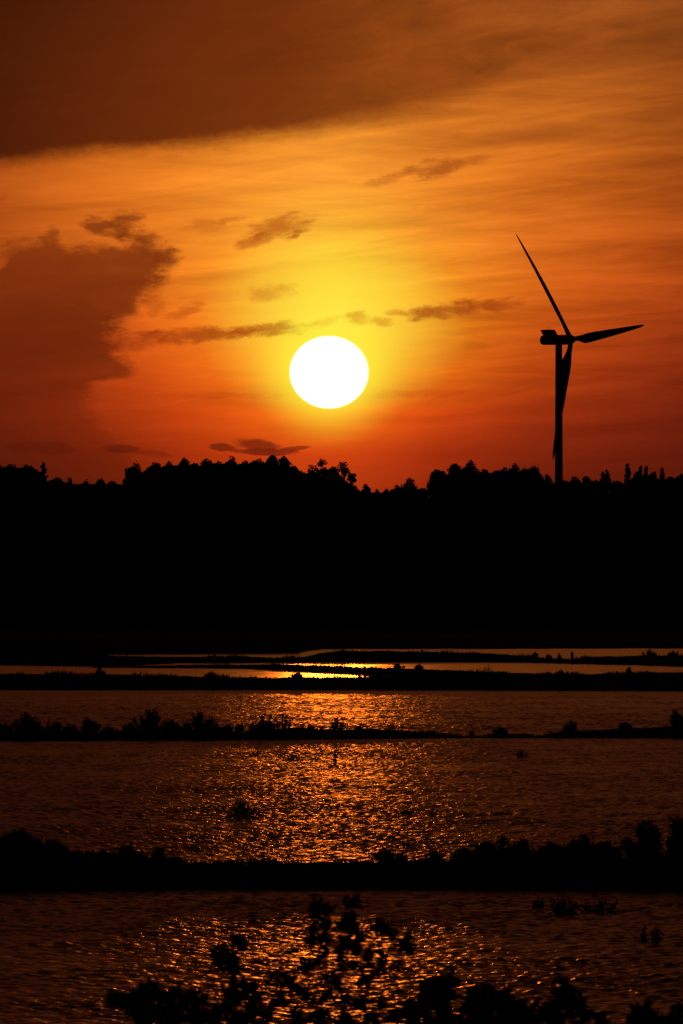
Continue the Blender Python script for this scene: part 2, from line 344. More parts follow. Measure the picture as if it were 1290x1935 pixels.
# near shore the camera stands on, all below the frame
def near_shore():
    xs = np.linspace(-60, 60, 121); ys = [-60, -20, -6, 0, 4, 9, 14, 20, 24, 28, 32, 36, 40]; zs = [1.9, 1.9, 1.9, 1.8, 1.7, 1.5, 1.3, 1.0, .8, .6, .35, -.05, -.6]
    V = [(x, y + .5 * math.sin(x * .7) * (y > 20), z + .05 * math.sin(x * 2.1 + y)) for y, z in zip(ys, zs) for x in xs]
    i = np.arange(len(V)).reshape(len(ys), len(xs)); F = np.stack([i[:-1, :-1], i[:-1, 1:], i[1:, 1:], i[1:, :-1]], -1).reshape(-1, 4)
    mesh('near_shore', V, F, M_mud, smooth=True)['kind'] = 'structure'
near_shore()
# flat land behind the last pond, under the wood
Df = dist(1226) + 20
mesh('land', [(-R_, Df, .25), (R_, Df, .25), (R_, R_, .25), (-R_, R_, .25), (-R_, Df - 4, -.5), (R_, Df - 4, -.5)], [(0, 1, 2, 3), (4, 5, 1, 0)], M_soil)['kind'] = 'structure'

# ------------------------------------------------------------------ foliage builders
def leaf_faces(C, size, r, flat=.0, aspect=.45):
    """one pointed leaf (a folded hexagon as 2 quads) per centre"""
    n = len(C); a = r.normal(size=(n, 3)); a[:, 2] *= (1 - flat); a /= np.linalg.norm(a, axis=1)[:, None]
    b = r.normal(size=(n, 3)); b -= (b * a).sum(1)[:, None] * a; b /= np.linalg.norm(b, axis=1)[:, None]
    c = np.cross(a, b); s = size * r.uniform(.65, 1.3, n)[:, None]
    p0 = C - a * s * .5; p1 = C + a * s * .5; q = b * s * aspect * .5; f = c * s * .10
    V = np.stack([p0, C - a * s * .12 + q + f, C + a * s * .25 + q * .8 + f, p1, C + a * s * .25 - q * .8 + f, C - a * s * .12 - q + f], 1)
    base_ = np.arange(n)[:, None] * 6
    F = np.concatenate([base_ + [0, 1, 2, 3], base_ + [0, 3, 4, 5]], 0)
    return V.reshape(-1, 3), F
def tubes(paths, sides=5):
    V = []; F = []; o = 0
    for P, R in paths:
        P = np.asarray(P, float); n = len(P)
        for i in range(n):
            t = P[min(i + 1, n - 1)] - P[max(i - 1, 0)]; t /= (np.linalg.norm(t) + 1e-9)
            u = np.cross(t, [0, 0, 1] if abs(t[2]) < .9 else [1, 0, 0]); u /= np.linalg.norm(u); w = np.cross(t, u)
            for j in range(sides):
                a = 2 * math.pi * j / sides; V.append(P[i] + R[i] * (math.cos(a) * u + math.sin(a) * w))
        for i in range(n - 1):
            for j in range(sides):
                F.append((o + i * sides + j, o + i * sides + (j + 1) % sides, o + (i + 1) * sides + (j + 1) % sides, o + (i + 1) * sides + j))
        o += n * sides
    return np.array(V), np.array(F)
def bez(p0, p1, bend, r, n=6):
    p0 = np.array(p0, float); p1 = np.array(p1, float); m = (p0 + p1) / 2 + r.normal(size=3) * bend + np.array([0, 0, bend * .3])
    t = np.linspace(0, 1, n)[:, None]; return (1 - t) ** 2 * p0 + 2 * t * (1 - t) * m + t ** 2 * p1

def shrub(name, loc, w, h, label, cat, seed, group=None, leaf=.045, dens=1.0, spiky=.35, bare=False, low=None):
    """many-stemmed shrub: stems + leafy sprigs on their ends, w and h in metres"""
    r = np.random.default_rng(seed); e = empty(name, loc); tag(e, label, cat, group)
    nst = max(3, int((7 + 5 * dens) * min(1.8, w / max(h, .05)) * .8)); paths = []; C = []; leaf = min(leaf, .26 * h + .012)
    tips = []
    for i in range(nst):
        a = r.uniform(0, 2 * math.pi); rr_ = math.sqrt(r.uniform(0, 1))
        hh = h * (1 - .45 * rr_ ** 2) * r.uniform(.45, 1.0)
        tips.append((w / 2 * rr_ * math.cos(a), w / 2 * rr_ * .8 * math.sin(a), hh))
    tips.append((r.uniform(-.1, .1) * w, 0, h)); 
    for tp in tips:
        b0 = (tp[0] * .55, tp[1] * .55, -.04); P = bez(b0, tp, .07 * h, r); R0 = .005 + .014 * h
        paths.append((P, np.linspace(R0, .003, len(P))))
        for k in range(4):
            j = r.integers(2, len(P)); q = P[j] + r.normal(size=3) * [.11 * h, .11 * h, .08 * h] + [0, 0, .10 * h]
            q[2] = min(max(q[2], .03), h); paths.append((bez(P[j - 1], q, .03 * h, r, 4), np.linspace(.007, .002, 4)))
            if not bare:
                for s in range(int(2 + 2 * dens)):
                    t = r.uniform(.1, 1); C.append(P[j - 1] * (1 - t) + q * t)
        if not bare:
            for s in range(int(10 * dens)):
                t = r.uniform((.22 if dens < 1 else .02) if low is None else low, 1) ** .9; i0 = t * (len(P) - 1); j = int(min(i0, len(P) - 2)); C.append(P[j] + (P[j + 1] - P[j]) * (i0 - j))
    V, F = tubes(paths, 4); mesh('stem', V, F, M_bark, e, True)
    if not bare:
        C = np.array(C); per = max(2, int(6 * dens))
        C = np.repeat(C, per, 0) + r.normal(size=(len(C) * per, 3)) * [leaf * .62, leaf * .62, leaf * (.35 + spiky)]
        C = C[C[:, 2] > .0]
        V, F = leaf_faces(C, leaf, r); mesh('foliage', V, F, M_leaf2, e)
    return e

# ------------------------------------------------------------------ the wood on the skyline
DT = 1400.0
# x, y of the crown top, crown width in view, kind, label
TREES = [
 (-8, 878, 38, 'b', 'broad tree cut by the left edge of the picture, first on the far skyline'),
 (20, 877, 34, 'b', 'flat-topped tree on the skyline, second in from the left edge'),
 (49, 879, 44, 'b', 'wide domed tree just left of the thin spire tree at the far left'),
 (81, 876, 16, 's', 'thin lone spire tree rising over low wood at the far left'),
 (107, 902, 28, 'b', 'small low tree just right of the thin lone spire tree'),
 (131, 905, 18, 's', 'small pointed tree, first of the low run left of the big round crown'),
 (160, 909, 26, 'b', 'low bushy tree midway between the lone spire tree and the big round crown'),
 (189, 905, 24, 'b', 'low round tree near the middle of the dip before the big round crown'),
 (212, 909, 24, 'b', 'low tree in the last stretch of the left dip, before the small leaning tree'),
 (234, 908, 16, 's', 'small pointed tree tucked against the left side of the big round crown'),
 (257, 877, 42, 'b', 'big round crown standing at the left shoulder of the long tree line'),
 (293, 874, 32, 'b', 'rounded tree right beside the big round crown at the left shoulder'),
 (321, 874, 30, 'b', 'low domed tree just left of the tree with a short pointed top'),
 (347, 866, 20, 'b', 'tree with a short pointed top above the left part of the tree line'),
 (366, 875, 26, 'b', 'sunken crown just right of the short pointed top'),
 (392, 867, 32, 'b', 'round-headed tree below the left end of the thin dark cloud'),
 (414, 872, 20, 'b', 'narrow tree wedged between two round heads under the thin dark cloud'),
 (438, 865, 36, 'b', 'broad domed tree directly under the thin dark cloud'),
 (463, 871, 26, 'b', 'slightly lower tree right of the broad dome under the thin dark cloud'),
 (488, 868, 30, 'b', 'shoulder tree just left of the twin tall crowns'),
 (514, 860, 24, 'b', 'left and taller of the twin tall crowns, the highest point of the wood'),
 (536, 862, 25, 'b', 'right one of the twin tall crowns under the cloud tip'),
 (554, 880, 22, 'b', 'stepped-down tree right of the twin tall crowns'),
 (568, 890, 18, 'b', 'last small tree of the slope before the open airy crowns'),
 (590, 878, 26, 'a', 'small airy tree on the left of the open group below the sun'),
 (608, 867, 30, 'a', 'airy tree with sky showing through, tallest of the open group below the sun'),
 (630, 881, 22, 'a', 'thin gappy tree in the middle of the open group below the sun'),
 (647, 872, 34, 'a', 'rounded airy tree on the right of the open group below the sun'),
 (664, 893, 20, 'a', 'small airy tree leaning out from the open group towards the deep notch'),
 (690, 916, 20, 'b', 'low bump of a tree at the left lip of the deep notch'),
 (712, 926, 20, 'b', 'lowest tree at the bottom of the deep notch right of the sun'),
 (731, 925, 18, 'b', 'small tree just right of the lowest point of the deep notch'),
 (748, 918, 20, 'b', 'small round tree climbing out of the deep notch'),
 (774, 905, 36, 'b', 'lone rounded tent-shaped tree in the middle of the deep notch'),
 (797, 922, 18, 'b', 'little tree in the gap right of the tent-shaped tree'),
 (826, 887, 30, 'b', 'round tree that ends the deep notch on its right'),
 (843, 896, 22, 'b', 'lower crown between the notch end and the three high crowns'),
 (859, 876, 26, 'b', 'leftmost of the three high crowns between the notch and the turbine'),
 (888, 871, 34, 'b', 'tallest of the three high crowns, pointed, between the notch and the turbine'),
 (913, 887, 26, 'b', 'rightmost and lowest of the three high crowns left of the turbine'),
 (937, 889, 22, 'b', 'small crown at the start of the rounded group left of the turbine'),
 (954, 885, 22, 'b', 'second crown of the rounded group left of the turbine'),
 (972, 877, 30, 'b', 'peaked crown in the middle of the rounded group left of the turbine'),
 (991, 885, 22, 'b', 'dip crown between two peaks of the rounded group left of the turbine'),
 (1010, 881, 34, 'b', 'last high crown before the turbine tower, sloping off to its right'),
 (1033, 897, 26, 'b', 'low tree touching the left side of the turbine tower'),
 (1066, 908, 22, 'b', 'low tree at the right foot of the turbine tower'),
 (1085, 901, 22, 'b', 'little domed tree, first clear crown right of the turbine tower'),
 (1109, 900, 24, 'b', 'rounded little tree, second clear crown right of the turbine tower'),
 (1127, 908, 18, 'b', 'low crown just left of the paired small spires'),
 (1140, 893, 13, 's', 'left one of the paired small spires right of the turbine'),
 (1148, 890, 14, 's', 'right one of the paired small spires right of the turbine'),
 (1167, 909, 20, 'b', 'low bushy tree at the left foot of the tallest spire'),
 (1186, 878, 23, 's', 'tallest and widest spire tree to the right of the turbine'),
 (1211, 882, 17, 's', 'left one of two close spires right of the tallest spire'),
 (1222, 883, 15, 's', 'right one of two close spires right of the tallest spire'),
 (1237, 893, 17, 's', 'shorter spire between the two close spires and the last high one'),
 (1251, 886, 16, 's', 'last high spire before the right edge of the picture'),
 (1267, 901, 20, 'b', 'low tree near the right edge, right of the last high spire'),
 (1288, 897, 26, 'b', 'tree cut by the right edge of the picture on the far skyline'),
]
def blob(r, c, rad, n, shell=.55):
    d_ = r.normal(size=(n, 3)); d_ /= np.linalg.norm(d_, axis=1)[:, None]
    return np.array(c) + d_ * np.array(rad) * (r.uniform(shell ** 3, 1, n) ** (1 / 3))[:, None]
def tree(i, x, y, w, kind, label):
    r = np.random.default_rng(100 + i); D = DT + r.uniform(-6, 6) - (3 if kind == 's' else 0)
    top = pz(y, D); wm = w * K * D * r.uniform(1.1, 1.4); X0 = px(x, D)
    name = {'b': 'broadleaf_tree', 'a': 'broadleaf_tree', 's': 'pine_tree'}[kind]
    e = empty(name, (X0, D, .25)); tag(e, label, 'tree', 'trees on the far skyline')
    C = []; limbs = []; hh = top - .25
    if kind == 's':
        L = hh * .75; nn = 110
        for k in range(nn):
            t = (k + r.uniform(0, 1)) / nn; z = hh - L * t ** 1.5; dep = hh - z; rad = wm * min(.85, .05 + .33 * dep / wm) * r.uniform(.55, 1.15); a = r.uniform(0, 6.28)
            tip = np.array([math.cos(a) * rad, math.sin(a) * rad, z + rad * .1]); limbs.append((np.array([[0, 0, z - rad * .5], tip]), [.05, .02]))
            m = int(10 + 40 * min(1, rad)); s = r.uniform(.0, 1, m)[:, None]; C.append(np.array([0, 0, z - .2]) * (1 - s) + tip * s + r.normal(size=(m, 3)) * [.09, .09, .14])
        C = np.concatenate(C); size = .34
    else:
        airy = kind == 'a'; wm *= .85 if airy else 1
        pk = r.uniform(.8, 1.25); sh = r.integers(0, 2); blobs = [((r.uniform(-.06, .06) * wm, 0, hh - wm * .24), (wm * (.27 - .07 * sh), wm * .25, wm * (.24 + .06 * sh))), ((r.uniform(-.08, .08) * wm, 0, hh - wm * .56 * pk), (wm * .42, wm * .42, wm * .40 * pk))]
        if airy: blobs = [((0, 0, hh - wm * .26), (wm * .29, wm * .29, wm * .26))]
        else: blobs.append(((0, 0, hh - wm * 1.05), (wm * .52, wm * .5, wm * .5)))
        nb = 10 if airy else 19
        for k in range(nb):
            a = r.uniform(0, 6.28); z = hh - wm * r.uniform(.24, 1.7); q = min(1, (hh - z) / wm)
            rr_ = wm * .46 * r.uniform(.55, 1.05) * (.40 + .65 * q); b_ = wm * r.uniform(.10, .22)
            blobs.append(((math.cos(a) * rr_, math.sin(a) * rr_, z), (b_ * 1.1, b_ * 1.1, b_ * .85)))
        if not airy:
            for k in range(10):
                a = r.uniform(0, 6.28); z = hh - wm * r.uniform(1.4, 3.4); rr_ = wm * .5 * r.uniform(.3, 1.0); b_ = wm * r.uniform(.22, .36)
                blobs.append(((math.cos(a) * rr_, math.sin(a) * rr_, z), (b_, b_, b_)))
        for c, rad in blobs:
            n = int((110 if airy else 200) * max(.5, (rad[0] / .8) ** 1.8)); C.append(blob(r, c, rad, n, .3))
            st = np.array([0, 0, max(3., c[2] - wm * .9)]); limbs.append((bez(st, c, .25, r, 5), np.linspace(.14, .04, 5)))
            # loose twigs of leaf outside the clump
            C.append(blob(r, c, np.array(rad) * 1.16, n // 9, .8))
        C = np.concatenate(C); size = .30 if airy else .34
    tr = bez((0, 0, -.2), (r.uniform(-.2, .2), 0, hh * .93), .2, r, 9)
    V, F = tubes([(tr, np.linspace(.26, .05, 9))] + limbs, 5); mesh('trunk', V, F, M_bark, e, True)
    V, F = leaf_faces(C, size, r, aspect=.7); mesh('crown', V, F, M_leaf, e)
for i, t in enumerate(TREES): tree(i, *t)

def woodland():
    r = np.random.default_rng(5); sx = [t[0] for t in TREES]; sy = [t[1] for t in TREES]
    def sky_y(x):
        base_ = np.interp(x, sx, np.maximum(sy, 0)); far = 895 + 14 * np.sin(x * .021) + 9 * np.sin(x * .063 + 1)
        return np.where((x > -20) & (x < 1300), base_, far)
    def top_y(x):       # smooth lower envelope of the skyline
        g_ = np.max([sky_y(x + o_) for o_ in (-22, -11, 0, 11, 22)], 0); return np.where((x > -20) & (x < 1300), g_ + 9, far_fix(x))
    def far_fix(x): return 890 + 12 * np.sin(x * .021) + 9 * np.sin(x * .063 + 1) + 6 * np.sin(x * .19)
    xs = np.arange(-1800, 3100, 5.0); V = []
    for x in xs:
        D = DT + 10; t = pz(top_y(np.array(float(x))) + 16, D)
        for dd, zf in ((-4, 0), (-3.4, .8), (-1.5, .97), (1, 1), (4, .9), (6, 0)): V.append((px(x, D), D + dd, .1 + max(0, t) * zf))
    i = np.arange(len(V)).reshape(len(xs), 6); F1 = np.stack([i[:-1, :-1], i[1:, :-1], i[1:, 1:], i[:-1, 1:]], -1).reshape(-1, 4)
    n = 90000; x = np.concatenate([r.uniform(-60, 1350, n // 2), r.uniform(-1800, 3100, n // 2)])
    D = r.uniform(DT - 12, DT + 18, n); u = r.uniform(0, 1, n)
    clump = np.sin(x * .11) * np.sin(x * .043 + 2) * .5
    zt = H - (top_y(x) - HOR) * K * DT; z = zt * (1 - u ** 1.8 * .96) + clump * u * 2
    C = np.stack([(x - 645) * K * D, D, np.maximum(z, .3)], 1)
    V2, F2 = leaf_faces(C, .75, r, aspect=.75)
    V = np.concatenate([np.array(V), V2]); F = np.concatenate([F1, F2 + len(F1) * 0 + len(xs) * 6])
    tag(mesh('woodland', V, F, M_leaf), 'dense dark wood filling the far shore below the skyline crowns', 'woodland', kind='stuff')
woodland()

# ------------------------------------------------------------------ wind turbine
def turbine():
    D = 3300.0; s = K * D; hx, hz = px(1079.5, D), pz(641, D)
    a0 = Vector((.80, -.60, 0)).normalized(); e_ = Vector((-a0.y, a0.x, 0)); ti = math.radians(5.8)
    a = a0 * math.cos(ti) + Vector((0, 0, math.sin(ti))); zz = e_.cross(a) * -1
    if zz.z < 0: zz = -zz
    tx = px(1056.7, D); back = (tx - hx) / a0.x
    base_ = Vector((tx, D + a0.y * back, .25)); hub = Vector((hx, D, hz))
    t = empty('wind_turbine', base_)
    tag(t, 'tall three-bladed wind turbine rising behind the tree line right of the sun', 'wind turbine')
    rel = lambda v: np.array(v) - np.array(base_)
    # tower: rolled steel cans with a faint flange between them
    pts = []; rad = []; Ht = hz - 1.9 - .25
    for i in range(25):
        z = Ht * i / 24; R = 1.82 - .47 * (i / 24) ** 1.1; pts.append((0, 0, z)); rad.append(R)
        if i % 6 == 0 and 0 < i < 24: pts += [(0, 0, z + .05), (0, 0, z + .25), (0, 0, z + .3)]; rad += [R + .05, R + .05, R]
    V, F = tubes([(pts, rad)], 40); mesh('tower', V, F, M_paint, t, True)
    # nacelle along the axis; local frame u=axis, v=side, w=up
    def fr(u, v, w): return rel(hub + a0 * u + e_ * v + Vector((0, 0, 1)) * w)
    def frt(u, v, w): return rel(hub + a * u + e_ * v + zz * w)
    st = [(-1.6, 1.45, 1.65), (-2.2, 1.8, 1.95), (-4, 1.95, 1.98), (-12.8, 1.9, 1.92), (-13.6, 1.75, 1.75), (-14.3, 1.3, 1.25), (-14.5, .7, .75)]
    V = []; m = 28
    for u, hw, hh in st:
        for j in range(m):
            th = 2 * math.pi * j / m; cx, cy = math.cos(th), math.sin(th); p = .38
            V.append(fr(u, hw * math.copysign(abs(cx) ** p, cx), hh * math.copysign(abs(cy) ** p, cy) - .05))
    n = len(st); F = [(i * m + j, i * m + (j + 1) % m, (i + 1) * m + (j + 1) % m, (i + 1) * m + j) for i in range(n - 1) for j in range(m)]
    F += [tuple(range(m)), tuple(reversed(range((n - 1) * m, n * m)))]
    nac = mesh('nacelle', V, F, M_paint, t)
    def slab(name, u0, u1, lean, v0, v1, w0, w1, m_, par):
        V = [fr(u + (lean if w == w1 else 0), v, w) for u in (u0, u1) for v in (v0, v1) for w in (w0, w1)]
        return mesh(name, V, [(0, 1, 3, 2), (4, 6, 7, 5), (0, 4, 5, 1), (2, 3, 7, 6), (0, 2, 6, 4), (1, 5, 7, 3)], m_, par)
    slab('cooler', -12.6, -10.2, -1.4, -1.5, 1.5, 1.75, 4.05, M_steel, nac)
    slab('cooler', -9.9, -7.4, -1.6, -1.5, 1.5, 1.75, 4.05, M_steel, nac)
    slab('cooler_rail', -13.9, -9.1, 0, -1.5, 1.5, 3.95, 4.12, M_steel, nac)
    for u in (-12.2, -11.0):
        V, F = tubes([([fr(u, .6, 4.1), fr(u, .6, 5.0), fr(u + .25, .6, 5.8)], [.07, .06, .04])], 6); mesh('wind_sensor', V, F, M_steel, nac)
    # hub and spinner
    V, F = tubes([([frt(u, 0, 0) for u in (-1.7, -1.2, -.2, .8, 1.5, 2.0, 2.3)], [1.5, 1.75, 1.85, 1.6, 1.15, .6, .05])], 28); mesh('hub', V, F, M_paint, t, True)
    # blades
    R = 52.6
    prof = [(1, 0), (.8, .06), (.55, .10), (.3, .12), (.1, .085), (0, 0), (.1, -.06), (.3, -.07), (.55, -.05), (.8, -.02)]
    for ph in (128, 8, -112):
        p = math.radians(ph); rv = e_ * math.cos(p) + zz * math.sin(p); tv = zz * math.cos(p) - e_ * math.sin(p); V = []; ns = 34
        for i in range(ns + 1):
            q = i / ns; rr_ = 1.2 + (R - 1.2) * q
            chord = float(np.interp(q, [0, .04, .1, .16, .22, .35, .5, .7, .85, .95, .985, 1], [2.3, 2.4, 3.5, 4.4, 4.5, 3.9, 3.2, 2.35, 1.7, 1.1, .6, .1]))
            rd = float(np.interp(q, [0, .05, .18], [1, .9, 0])); beta = math.radians(float(np.interp(q, [0, .2, .5, 1], [31, 27, 17, 14])))
            cd = tv * math.cos(beta) + a * math.sin(beta); nd = rv.cross(cd)
            cen = hub + rv * rr_ + a * (rr_ * .035 - .0006 * rr_ ** 2)
            for j, (cxx, cyy) in enumerate(prof):
                th = 2 * math.pi * j / len(prof); rc = Vector((math.cos(th) * .5, math.sin(th) * .5)); af = Vector((.33 - cxx, cyy * 1.6))
                v2 = rc * rd * 2.0 / chord + af * (1 - rd)
                if rd > 0: v2 = Vector((-rc.x * 2.0 / chord * rd + af.x * (1 - rd), rc.y * 2.0 / chord * rd + af.y * (1 - rd)))
                V.append(rel(cen + cd * v2.x * chord + nd * v2.y * chord))
        m = len(prof); F = [(i * m + j, i * m + (j + 1) % m, (i + 1) * m + (j + 1) % m, (i + 1) * m + j) for i in range(ns) for j in range(m)]
        F += [tuple(range(m)), tuple(reversed(range(ns * m, (ns + 1) * m)))]
        mesh('blade', V, F, M_paint, t, True)
turbine()

# ------------------------------------------------------------------ grass along the banks (uncountable)
def bank_grass(key, n, hgt, spread, label, seed):
    r = np.random.default_rng(seed); c = BANKS[key]; idx = r.integers(0, len(c) - 1, n)
    keep = np.abs(c[idx, 0]) < c[idx, 1] * .075; idx = idx[keep]; n = len(idx)
    # patchy: more and taller grass in tufts
    ph = c[idx, 0]; tuft = .45 + .55 * np.clip(np.sin(ph * 1.3 + 2 * np.sin(ph * .41 + seed)) + .6 * np.sin(ph * 3.7 + seed), 0, 1)
    off = r.normal(size=n) * spread; base_ = c[idx].copy(); base_[:, 0] += r.uniform(-.2, .2, n); base_[:, 1] += off
    base_[:, 2] *= 1 - .5 * np.clip(np.abs(off) / (spread * 2.5), 0, 1); base_[:, 2] -= .02
    h_ = hgt * tuft * r.uniform(.3, 1.15, n); w_ = .008 + .05 * h_ + .00002 * base_[:, 1]
    lean = r.normal(size=(n, 2)) * (h_ * .35)[:, None]; a = r.uniform(0, 3.14, n); dx_ = np.cos(a) * w_; dy_ = np.sin(a) * w_
    z0 = np.zeros(n)
    V = np.stack([base_ + np.stack([-dx_, -dy_, z0], 1), base_ + np.stack([dx_, dy_, z0], 1),
                  base_ + np.stack([lean[:, 0] * .5 + dx_ * .7, lean[:, 1] * .5 + dy_ * .7, h_ * .6], 1), base_ + np.stack([lean[:, 0], lean[:, 1], h_], 1)], 1)
    tag(mesh('grass', V.reshape(-1, 3), np.arange(4 * n).reshape(n, 4), M_grass), label, 'grass', kind='stuff')
bank_grass('b1', 13000, .24, .9, 'low rough grass along the farthest water bank', 1)
bank_grass('b2', 10000, .19, .5, 'short grass along the thin curving bank', 2)
bank_grass('b3', 22000, .24, .6, 'ragged grass along the wide dark middle bank', 3)
bank_grass('b4', 17000, .13, .35, 'short grass on the low bank with the row of shrubs', 4)
bank_grass('b5', 34000, .16, .45, 'thick grass on the nearest broad dark bank', 5)

# ------------------------------------------------------------------ shrubs on the banks
def bshrub(key, x, top, w, label, seed, **kw):
    c = onbank(key, x); D = c[1]; z0 = c[2] - .03; h = max(.08, pz(top, D) - z0); wm = w * K * D
    return shrub(kw.pop('name', 'shrub'), (px(x, D), D, z0), wm, h, label, kw.pop('cat', 'shrub'), seed, kw.pop('group', None), **kw)
G4 = 'shrubs on the low bank'; G3 = 'small plants on the middle banks'; G1 = 'small plants on the farthest bank'; G5 = 'shrubs on the nearest bank'
for a in [
 ('b1', 1012, 1234, 14, 'tiny plant on the far bank, leftmost of the little cluster beside the post', G1),
 ('b1', 1037, 1238, 10, 'smallest plant midway between the far cluster and the post', G1),
 ('b1', 1057, 1234, 7, 'thin upright plant close to the left of the wooden post', G1),
 ('b1', 1228, 1227, 28, 'ragged low bush on the far bank towards the right edge', G1),
 ('b1', 1273, 1231, 20, 'low rounded bush on the far bank at the right edge', G1),
 ('b2', 752, 1254, 24, 'loose little bush on the thin bank right of the bright water', G3),
 ('b2', 791, 1257, 16, 'compact little bush on the thin bank, right of the loose one', G3),
 ('b2', 1057, 1268, 20, 'flat little bush on the merged bank below the post', G3),
 ('b2', 1189, 1262, 12, 'thin upright plant on the merged bank near the right side', G3),
 ('b3', 187, 1264, 20, 'small bush sticking up from the middle bank far to the left', G3),
 ('b3', 398, 1271, 24, 'sparse low plant on the middle bank left of the bright water', G3),
 ('b3', 562, 1273, 28, 'dark bush against the brightest yellow water of the middle bank', G3),
]:
    bshrub(a[0], a[1], a[2], a[3], a[4], int(a[1]), group=a[5], leaf=.06, dens=.9)
bshrub('b2', 922, 1254, 22, 'bare twiggy bush on the merged bank, its thin stems showing against water', 922, name='bare_shrub', group=G3, bare=True)
for x, top, w, dn, lab in [
 (8, 1367, 34, 1, 'low shrub at the left edge on the low bank with shrubs'),
 (46, 1349, 60, 1.5, 'broad dense shrub, first large one from the left on the low bank'),
 (105, 1366, 52, 1, 'low spreading shrub between the two large left shrubs on the low bank'),
 (168, 1358, 40, 1.3, 'small round shrub left of the tallest dense shrub on the low bank'),
 (284, 1343, 66, 1.6, 'tallest dense shrub on the left half of the low bank'),
 (322, 1362, 36, 1.1, 'small shrub filling the gap between the two biggest dense shrubs'),
 (380, 1348, 62, 1.6, 'wide dense round shrub left of the open see-through one'),
 (430, 1369, 18, 1, 'knee-high shrub just right of the wide dense round one'),
 (451, 1370, 18, 1, 'tiny shrub just left of the open see-through one'),
 (502, 1352, 34, 1.0, 'left lobe shrub of the open pair standing against the sun glitter'),
 (534, 1341, 46, .8, 'open see-through shrub with forked twigs against the sun glitter'),
 (587, 1374, 12, .8, 'very small plant right of the open see-through shrub'),
 (639, 1352, 28, .8, 'small upright forked shrub directly below the sun on the low bank'),
 (678, 1373, 14, .8, 'very small plant right of the small upright forked shrub'),
 (945, 1376, 32, 1, 'low bush on the little mud island in the gap of the low bank'),
 (890, 1379, 16, .3, 'wispy plant standing in the gap of the low bank'),
 (1078, 1363, 26, 1, 'round-headed shrub on a short stem right of the little mud island'),
 (1183, 1367, 20, 1, 'small shrub on the right part of the low bank'),
 (1278, 1343, 40, 1.4, 'large shrub at the right edge on the low bank'),
]: bshrub('b4', x, top, w, lab, int(x) + 7, group=G4, leaf=.045, dens=dn)
for x, top, w, dn, lab in [
 (72, 1371, 24, .8, 'scruffy knee-high shrub just right of the first large shrub on the low bank'),
 (137, 1372, 24, .8, 'scruffy shrub just left of the small round shrub on the low bank'),
 (205, 1374, 34, .8, 'flat scruffy shrub right of the small round shrub on the low bank'),
 (246, 1368, 30, .9, 'low scruffy shrub at the left foot of the tallest dense shrub on the low bank'),
 (348, 1369, 26, .8, 'scruffy shrub at the left foot of the wide dense round one'),
 (411, 1366, 24, .8, 'loose shrub at the right foot of the wide dense round one'),
 (480, 1368, 26, .7, 'thin low shrub at the left foot of the open pair'),
]: bshrub('b4', x, top, w, lab, int(x) + 7, group=G4, leaf=.045, dens=dn)
for x, top, w, dn, lab in [
 (-30, 1578, 90, 1.5, 'dense shrub cut by the left edge on the nearest bank'),
 (35, 1574, 90, 1.6, 'highest dense shrub of the left thicket on the nearest bank'),
 (92, 1592, 70, 1.5, 'sloping shrub on the right side of the left thicket, nearest bank'),
 (150, 1613, 60, 1.1, 'low shrub trailing right from the left thicket'),
 (196, 1613, 26, 1, 'thin tufted shrub between the left thicket and the double-peaked shrub'),
 (243, 1601, 56, 1.3, 'double-peaked shrub left of the narrow upright one, nearest bank'),
 (300, 1606, 28, 1.0, 'narrow upright shrub just before the bare grassy stretch of the nearest bank'),
 (329, 1622, 22, .9, 'ankle-high shrub at the left end of the bare grassy stretch'),
 (728, 1606, 28, 1.1, 'lone little mushroom-shaped shrub below the sun glitter on the nearest bank'),
 (757, 1619, 20, .8, 'thin sprig just right of the lone mushroom-shaped shrub'),
 (822, 1613, 30, .9, 'small pointed shrub between the lone little shrub and the right thicket'),
 (875, 1611, 44, 1.0, 'low loose shrub at the left foot of the right thicket'),
 (915, 1596, 50, 1.2, 'left shoulder shrub of the first mound in the right thicket'),
 (944, 1577, 54, 1.4, 'peak shrub of the first mound in the right thicket'),
 (989, 1588, 38, 1.1, 'upright shrub just right of the first mound in the right thicket'),
 (1038, 1596, 60, 1.3, 'left shrub of the broad second mound in the right thicket'),
 (1100, 1583, 76, 1.5, 'middle and highest shrub of the broad second mound'),
 (1148, 1592, 52, 1.3, 'right shrub of the broad second mound, before the narrow gap'),
 (1222, 1551, 76, 1.7, 'tall bushy shrub right of the narrow gap on the nearest bank'),
 (1285, 1543, 76, 1.8, 'tallest shrub, cut by the right edge on the nearest bank'),
]: bshrub('b5', x, top, w, lab, int(x) + 61, group=G5, leaf=.042, dens=dn)

# a post on the far bank
c = onbank('b1', 1081); D = c[1]
V, F = tubes([([(0, 0, -.3), (.02, 0, .25), (.0, .02, pz(1232, D) - c[2] - .02), (.0, .02, pz(1231.7, D) - c[2])], [.10, .095, .09, .02])], 10)
o = mesh('post', V, F, M_wood); o.location = (px(1081, D), D, c[2]); tag(o, 'short thick wooden post standing on the farthest bank at the right', 'post')
c = onbank('b1', 773); D = c[1]
V, F = tubes([([(0, 0, -.1), (-.06, 0, .12), (.1, 0, .32)], [.03, .022, .012])], 6)
o = mesh('stick', V, F, M_wood); o.location = (px(773, D), D, c[2]); tag(o, 'thin crooked stick on the farthest bank near the picture centre', 'stick')

